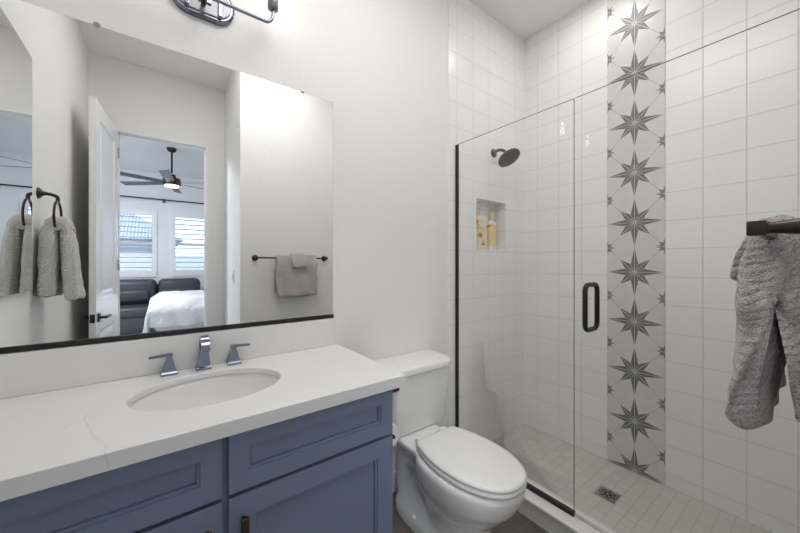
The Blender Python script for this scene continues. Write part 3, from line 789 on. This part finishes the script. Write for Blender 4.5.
for sx in (-1, 1):
    link('hinge_cap', B(TXc+sx*.075-.022, TXc+sx*.075+.022, 1.172, 1.205, .406, .442, .008, seg=3), M_seat, to, True)
# tank
TKx = 1.102
def tk(z, hx, y0, y1, r): return [(TKx+a, b_, z) for a, b_ in rrect(hx, (y1-y0)/2, r, 0, (y0+y1)/2, 6)]
bm = bmesh.new(); loft(bm, [tk(.405, .168, 1.310, 1.445, .03), tk(.412, .184, 1.292, 1.456, .035), tk(.43, .189, 1.286, 1.460, .035), tk(.60, .197, 1.268, 1.463, .035), tk(.725, .202, 1.256, 1.465, .035)])
link('tank', bm, M_porc, to, 'auto')
def lidr(z, i):   # chamfered front corners
    X, Y0, Y1, c = .220-i, 1.238+i, 1.468-i*.3, .060
    pts = [(-X, Y1), (X, Y1), (X, Y0+c*1.0), (X-.010, Y0+c*.55), (X-.035, Y0+.012), (X-.07, Y0), (-X+.07, Y0), (-X+.035, Y0+.012), (-X+.010, Y0+c*.55), (-X, Y0+c*1.0)]
    return [(TKx+a, b_, z) for a, b_ in pts]
bm = bmesh.new(); loft(bm, [lidr(.722, .010), lidr(.727, .002), lidr(.748, 0), lidr(.757, .004), lidr(.761, .012), lidr(.762, .03)]); link('tank_lid', bm, M_porc, to, 'auto')
bm = bmesh.new(); lathe(bm, [(.014, 0), (.014, .006), (.008, .012)], (TKx-.182, 1.262, .678), (0, -1, 0), 14); box(bm, TKx-.255, TKx-.178, 1.238, 1.248, .670, .684, .003); link('flush_lever', bm, M_black, to)
# supply line
sl = thing('water_supply', 'braided water hose and shutoff valve behind the toilet near the vanity', 'hose', (.98, 1.47, .17))
bm = bmesh.new(); tube(bm, bez([(.93, 1.44, .17), (.93, 1.415, .19), (.955, 1.405, .225), (.985, 1.40, .26), (.975, 1.40, .32), (.945, 1.40, .36), (.94, 1.40, .402)], 8), .0065, 10); link('hose', bm, M_steel, sl, True)
bm = bmesh.new(); lathe(bm, [(.026, 0), (.024, .004), (.010, .006), (.010, .03), (.014, .032), (.014, .050), (.006, .052)], (.93, YB-.014, .17), (0, -1, 0), 16); link('valve', bm, M_chrome, sl, True)

# toilet paper on the vanity side
tp = thing('paper_holder', 'black toilet paper holder fixed to the vanity side by the toilet', 'paper holder', (.668, 1.1, .64))
bm = bmesh.new(); lathe(bm, [(.022, 0), (.022, .006), (.008, .01)], (.668, 1.175, .61), (1, 0, 0), 16); tube(bm, bez([(.672, 1.175, .61), (.72, 1.175, .61), (.722, 1.165, .61), (.727, 1.14, .61), (.727, 1.01, .61)], 5), .0065, 10); link('holder_arm', bm, M_black, tp, True)
bm = bmesh.new(); pr = [(.018, 0), (.044, 0), (.046, .003), (.046, .095), (.044, .098), (.018, .098)]
o_ = Vector((.727, 1.035, .6005)); lathe(bm, pr, o_, (0, 1, 0), 30)
M_paper = mat('tissue_paper', (.82, .82, .81), .9)
tag(rebase(link('toilet_roll', bm, M_paper, None, 'auto'), (.727, 1.08, .60)), 'white toilet roll on the black holder beside the vanity', 'toilet roll')

# ================================================================== SHOWER
GX = 1.555; GT = 2.05
gp = thing('shower_screen', 'fixed clear glass shower screen in black channels beside the toilet', 'shower screen', (GX, 1.1, .10))
bm = bmesh.new(); v = [bm.verts.new(p) for p in ((GX, .723, .105), (GX, YB-.008, .105), (GX, YB-.008, GT), (GX, .723, GT))]; bm.faces.new(v)
link('glass_pane', bm, M_glass, gp)
link('edge', B(GX-.002, GX+.002, .7205, .7225, .12, GT), M_glass_edge, gp); link('edge', B(GX-.0015, GX+.0015, .7235, YB-.01, GT, GT+.0022), M_glass_edge, gp)
link('wall_channel', B(GX-.007, GX+.007, YB-.026, YB-.0062, .10, GT, .001), M_black, gp)
link('floor_channel', B(GX-.010, GX+.010, .7195, YB-.0262, .1002, .122, .001), M_black, gp)
gd = thing('shower_door', 'frameless clear glass shower door with black pull handle', 'shower door', (GX, .36, .10))
bm = bmesh.new(); v = [bm.verts.new(p) for p in ((GX, .012, .112), (GX, .7165, .112), (GX, .7165, GT), (GX, .012, GT))]; bm.faces.new(v)
link('glass_pane', bm, M_glass, gd)
link('edge', B(GX-.0015, GX+.0015, .012, .7165, GT, GT+.0022), M_glass_edge, gd)
link('sweep', B(GX-.004, GX+.004, .012, .716, .102, .116), glass_mat('sweep_vinyl', (.85, .85, .85)), gd)
bm = bmesh.new(); hy, z0, z1, pr_ = .647, .985, 1.185, .060
pts = []
for (cx, cz2, a0) in ((GX+pr_-.028, z1-.028, 0), (GX-pr_+.028, z1-.028, pi/2), (GX-pr_+.028, z0+.028, pi), (GX+pr_-.028, z0+.028, 3*pi/2)):
    for k in range(7): a = a0+k*pi/12; pts.append((cx+.028*cos(a), hy, cz2+.028*sin(a)))
tube(bm, pts, .0105, 14, closed=True); 
link('handle', bm, M_black, gd, True)
for zz in (.40, 1.78):
    link('hinge', B(GX-.02, GX+.02, .0, .042, zz, zz+.09, .002), M_black, gd)
# shower head
hd = thing('wall_shower', 'dark bronze shower head on a curved arm on the tiled back wall', 'shower head', (1.947, YB, 2.08))
bm = bmesh.new(); lathe(bm, [(.032, 0), (.031, .005), (.024, .010), (.012, .014)], (1.947, YB-.006, 2.08), (0, -1, 0), 22); link('flange', bm, M_bronze, hd, True)
bm = bmesh.new(); tube(bm, bez([(1.947, YB-.008, 2.08), (1.947, YB-.05, 2.090), (1.947, YB-.090, 2.075), (1.947, YB-.110, 2.050)], 6), .0105, 14); link('arm', bm, M_bronze, hd, True)
ax_ = Vector((0, -.55, -.84)).normalized(); o_ = Vector((1.947, YB-.105, 2.058))
bm = bmesh.new(); lathe(bm, [(.012, -.004), (.017, .004), (.017, .014), (.022, .022), (.052, .034), (.074, .044), (.079, .050), (.079, .060), (.074, .063)], o_, ax_, 32); link('head', bm, M_bronze, hd, 'auto')
bm = bmesh.new(); u_, v_ = frame(ax_)
for r_, nn_ in ((.0, 1), (.02, 6), (.04, 12), (.06, 18)):
    for k in range(nn_):
        c = o_+ax_*.063+(u_*cos(2*pi*k/nn_)+v_*sin(2*pi*k/nn_))*r_; lathe(bm, [(.0025, 0), (.0018, .003)], c, ax_, 6)
link('nozzles', bm, mat('nozzle_rubber', (.08, .08, .08), .6), hd)['kind'] = 'stuff'
# drain
dr = thing('shower_drain', 'square brushed steel floor drain in the shower floor', 'drain', (1.992, .745, 0))
link('drain_plate', B(1.942, 2.042, .695, .795, -.001, .0025, .0006), M_steel, dr)
bm = bmesh.new()
for k in range(7):
    for (r_) in (.016, .030, .042):
        a = k*2*pi/7+r_*20; c = Vector((1.992+r_*.88*cos(a), .745+r_*.88*sin(a), .0026)); t = Vector((-sin(a+.5), cos(a+.5), 0))*.008; n2_ = Vector((cos(a+.5), sin(a+.5), 0))*.0028
        vv = [bm.verts.new(p) for p in (c-t-n2_, c+t-n2_, c+t+n2_, c-t+n2_)]; f_ = bm.faces.new(vv)
ex = bmesh.ops.extrude_face_region(bm, geom=bm.faces[:]); bmesh.ops.translate(bm, verts=[e for e in ex['geom'] if isinstance(e, bmesh.types.BMVert)], vec=(0, 0, .0004))
link('slots', bm, M_dark, dr)['kind'] = 'stuff'
# bottles
def bottle(cx, cy, w_, d_, h, capc, bodyc, lab, nm, label, seed):
    z0_ = nz0+.0005
    t = thing('shampoo_bottle', label, 'bottle', (cx, cy, z0_), 'bottles in the shower niche')
    bm = bmesh.new()
    def o(z, s): return [(cx+a*s, cy+b_*s, z0_+z) for a, b_ in rrect(w_/2, d_/2, d_*.42, seg=5)]
    hb = h*.74
    loft(bm, [o(0, .92), o(.004, 1), (o(hb*.9, 1)), o(hb*.96, .9), o(hb, .55), o(hb+.006, .38)]); link('body', bm, bodyc, t, 'auto')
    bm = bmesh.new(); loft(bm, [o(.035, 1.02), o(hb*.86, 1.02)], False); link('wrap_label', bm, lab, t, 'auto')
    if nm == 'pump':
        bm = bmesh.new(); lathe(bm, [(.015, 0), (.015, .018), (.006, .020), (.006, .04), (.014, .042), (.014, .052), (.004, .054)], (cx, cy, z0_+hb+.005), seg=18); box(bm, cx-.008, cx+.008, cy-.045, cy, z0_+hb+.046, z0_+hb+.057, .003); link('pump', bm, capc, t, 'auto')
    else:
        bm = bmesh.new(); lathe(bm, [(.020, 0), (.020, h*.18), (.017, h*.20), (.004, h*.205)], (cx, cy, z0_+hb+.003), seg=22); link('cap', bm, capc, t, 'auto')
def floral(name, base, c1, c2, c3):
    m = mat(name, base, .35); o = pos(m)
    mp_ = N(m, 'Mapping'); mp_.inputs['Scale'].default_value = (1, 1, .8); L(m, o, mp_.inputs[0])
    v = N(m, 'TexVoronoi'); v.inputs['Scale'].default_value = 13; L(m, mp_.outputs[0], v.inputs['Vector'])
    n1 = noise(m, 45, 2, o); k = mth(m, 'ADD', v.outputs['Distance'], mth(m, 'MULTIPLY', n1.outputs[0], .3))
    f1 = mth(m, 'LESS_THAN', k, .50); f2 = mth(m, 'LESS_THAN', k, .40); n3 = noise(m, 20, 1, o); f3 = mth(m, 'GREATER_THAN', n3.outputs[0], .6)
    c = mixc(m, f3, base, c3); c = mixc(m, f1, c, c1); c = mixc(m, f2, c, c2); L(m, c, P(m).inputs['Base Color']); return m
M_clearcap = mat('clear_cap', (.75, .78, .80), .15); M_cream = mat('cream_bottle', (.78, .72, .60), .3); M_goldcap = mat('pale_gold_cap', (.70, .58, .35), .35); M_whiteb = mat('white_bottle', (.80, .80, .80), .3)
bottle(1.868, YB+.045, .105, .055, .335, M_clearcap, M_cream, floral('label_rust', (.76, .68, .52), (.80, .42, .12), (.45, .13, .04), (.55, .55, .35)), 'pump', 'cream bottle with rust orange floral label and clear pump, left in the niche', 1)
bottle(1.990, YB+.048, .088, .050, .298, M_goldcap, M_whiteb, floral('label_gold', (.80, .64, .28), (.85, .48, .10), (.60, .20, .08), (.80, .74, .50)), 'cap', 'white bottle with golden yellow label and cap, right in the niche', 2)

# ================================================================== BEDROOM THINGS
# sofa
so = thing('sofa', 'charcoal leather two-seat sofa under the bedroom windows, seen in the mirror', 'sofa', (-.1, -4.7, 0))
def cushion(bm, x0, x1, y0, y1, z0, z1, b_=.05): box(bm, x0, x1, y0, y1, z0, z1, b_, seg=4)
sx0, sxm, sx1 = -.74, -.015, .70
bm = bmesh.new(); box(bm, sx0-.02, sx1+.02, -5.1, -4.30, .06, .36, .03); box(bm, sx0, sx1, -5.14, -4.95, .3, .88, .03); link('frame', bm, M_leather, so, 'auto')
for a, b_ in ((sx0, sxm), (sxm, sx1)):
    bm = bmesh.new(); cushion(bm, a+.006, b_-.006, -4.88, -4.26, .34, .52, .05); link('seat_cushion', bm, M_leather, so, 'auto')
    bm = bmesh.new(); cushion(bm, a+.006, b_-.006, -5.04, -4.79, .50, .985, .10); cushion(bm, a+.10, b_-.10, -4.90, -4.765, .555, .79, .06); link('back_cushion', bm, M_leather, so, 'auto')
for xx in (sx0-.20, sx1+.02):
    bm = bmesh.new(); cushion(bm, xx, xx+.18, -5.08, -4.28, .06, .68, .07); link('armrest', bm, M_leather, so, 'auto')
for xx in (sx0-.1, sx1+.1):
    for yy in (-5.0, -4.4): link('foot', B(xx-.02, xx+.02, yy-.02, yy+.02, -.001, .065), M_black, so)
# bed
bd = thing('bed', 'bed with a dark base in the bedroom, foot end seen in the mirror', 'bed', (1.0, -2.9, 0))
link('bed_base', B(-.03, 1.95, -3.55, -2.10, .10, .42, .02), M_bedframe, bd)
for xx in (.05, 1.85):
    for yy in (-3.45, -2.2): link('leg', B(xx-.03, xx+.03, yy-.03, yy+.03, -.001, .11), M_black, bd)
link('mattress', B(-.04, 1.93, -3.55, -2.10, .42, .70, .05, seg=4), M_duvet, bd, 'auto')
link('headboard', B(1.95, 2.03, -3.65, -2.0, .10, 1.25, .02), M_bedframe, bd)
bm = bmesh.new(); nx_, ny_ = 60, 60; G = []
random.seed(3)
for i in range(nx_+1):
    row = []
    for j in range(ny_+1):
        u = -.42+i/nx_*2.15; v = -.42+j/ny_*2.25       # cloth coords; foot edge at u=0, near side v=1.45+..
        # u: from foot hem to head; v: far side to near side (world y = -3.58+v)
        X = max(u, -.08) if u < 0 else u; Z = .80
        X = -.085 if u < -.05 else u
        dropu = max(0, -.05-u); y_ = -3.62+v; dn = max(0, y_-(-2.05)); df = max(0, -3.60-y_)
        Y = y_
        if dn > 0: Y = -2.05+.02
        if df > 0: Y = -3.60-.02
        drop = max(dropu, dn, df)
        rr_c = .10
        Z = .865 - drop if drop > 0 else .865-.09*math.exp(-min(u+.05, -2.05-y_, y_+3.60)/.06)
        if drop > 0: Z = .775-drop
        fold = .018*sin(v*26+u*4)+.012*sin(v*47+1)
        if dropu > 0: X += -.02-.10*dropu + fold*(dropu*3)
        if dn > 0: Y += .02+.08*dn + .5*(.03*sin(u*24)+.015*sin(u*51+2))*(dn*3)
        Z += .018*sin(u*9+v*5)*sin(v*7+1)+.010*sin(u*21+v*13)
        row.append(bm.verts.new((X, Y, max(Z, .33)-.03)))
    G.append(row)
for i in range(nx_):
    for j in range(ny_): bm.faces.new((G[i][j], G[i+1][j], G[i+1][j+1], G[i][j+1]))
dv = link('duvet', bm, M_duvet, None, True); so_ = dv.modifiers.new('s', 'SOLIDIFY'); so_.thickness = .03; so_.offset = -1
sd = dv.modifiers.new('ss', 'SMOOTH'); sd.iterations = 3
rebase(dv, (.9, -2.8, .75))
tag(dv, 'rumpled white duvet spread over the bed and hanging over its foot', 'duvet')
# ceiling fan
fc = (.17, -3.35)
fn = thing('ceiling_fan', 'dark ceiling fan with a lit lens in the bedroom, seen in the mirror', 'ceiling fan', (fc[0], fc[1], 3.15))
bm = bmesh.new(); lathe(bm, [(.065, 0), (.065, -.02), (.045, -.055), (.02, -.06)], (*fc, BZ+.01), seg=24); link('canopy', bm, M_fanbody, fn, True)
bm = bmesh.new(); tube(bm, [(*fc, BZ-.02), (*fc, 2.72)], .014, 12); link('downrod', bm, M_fanbody, fn, True)
bm = bmesh.new(); lathe(bm, [(.02, .12), (.05, .11), (.055, .06), (.115, .05), (.125, .0), (.12, -.05), (.10, -.06)], (*fc, 2.58), seg=32); link('motor_housing', bm, M_fanbody, fn, 'auto')
bm = bmesh.new(); lathe(bm, [(.098, 0), (.095, -.02), (.05, -.028), (.002, -.03)], (*fc, 2.52), seg=28); link('light_lens', bm, M_fanlight, fn, True)
for k in range(6):
    a = radians(38+60*k)
    nb = bmesh.new(); loft(nb, [[(.11, -.05, -.004), (.11, .05, -.004), (.11, .05, .004), (.11, -.05, .004)], [(.80, -.062, -.004), (.80, .062, -.004), (.80, .062, .004), (.80, -.062, .004)]])
    bm = bmesh.new(); merge(bm, nb, 0, Matrix.Translation((*fc, 2.56)) @ Matrix.Rotation(a, 4, 'Z') @ Matrix.Rotation(radians(-13), 4, 'X')); link('blade', bm, M_fanblade, fn)
# curtain rod
cr_ = thing('curtain_rod', 'thin black curtain rod above both bedroom windows, seen in the mirror', 'curtain rod', (.1, BY0, 2.57))
bm = bmesh.new(); tube(bm, [(-1.1, BY0+.08, 2.57), (1.3, BY0+.08, 2.57)], .013, 12); link('rod', bm, M_fanbody, cr_, True)
for xx in (-1.0, .09, 1.2):
    bm = bmesh.new(); box(bm, xx-.012, xx+.012, BY0+.001, BY0+.08, 2.545, 2.572); box(bm, xx-.02, xx+.02, BY0+.001, BY0+.008, 2.52, 2.60); link('bracket', bm, M_fanbody, cr_)
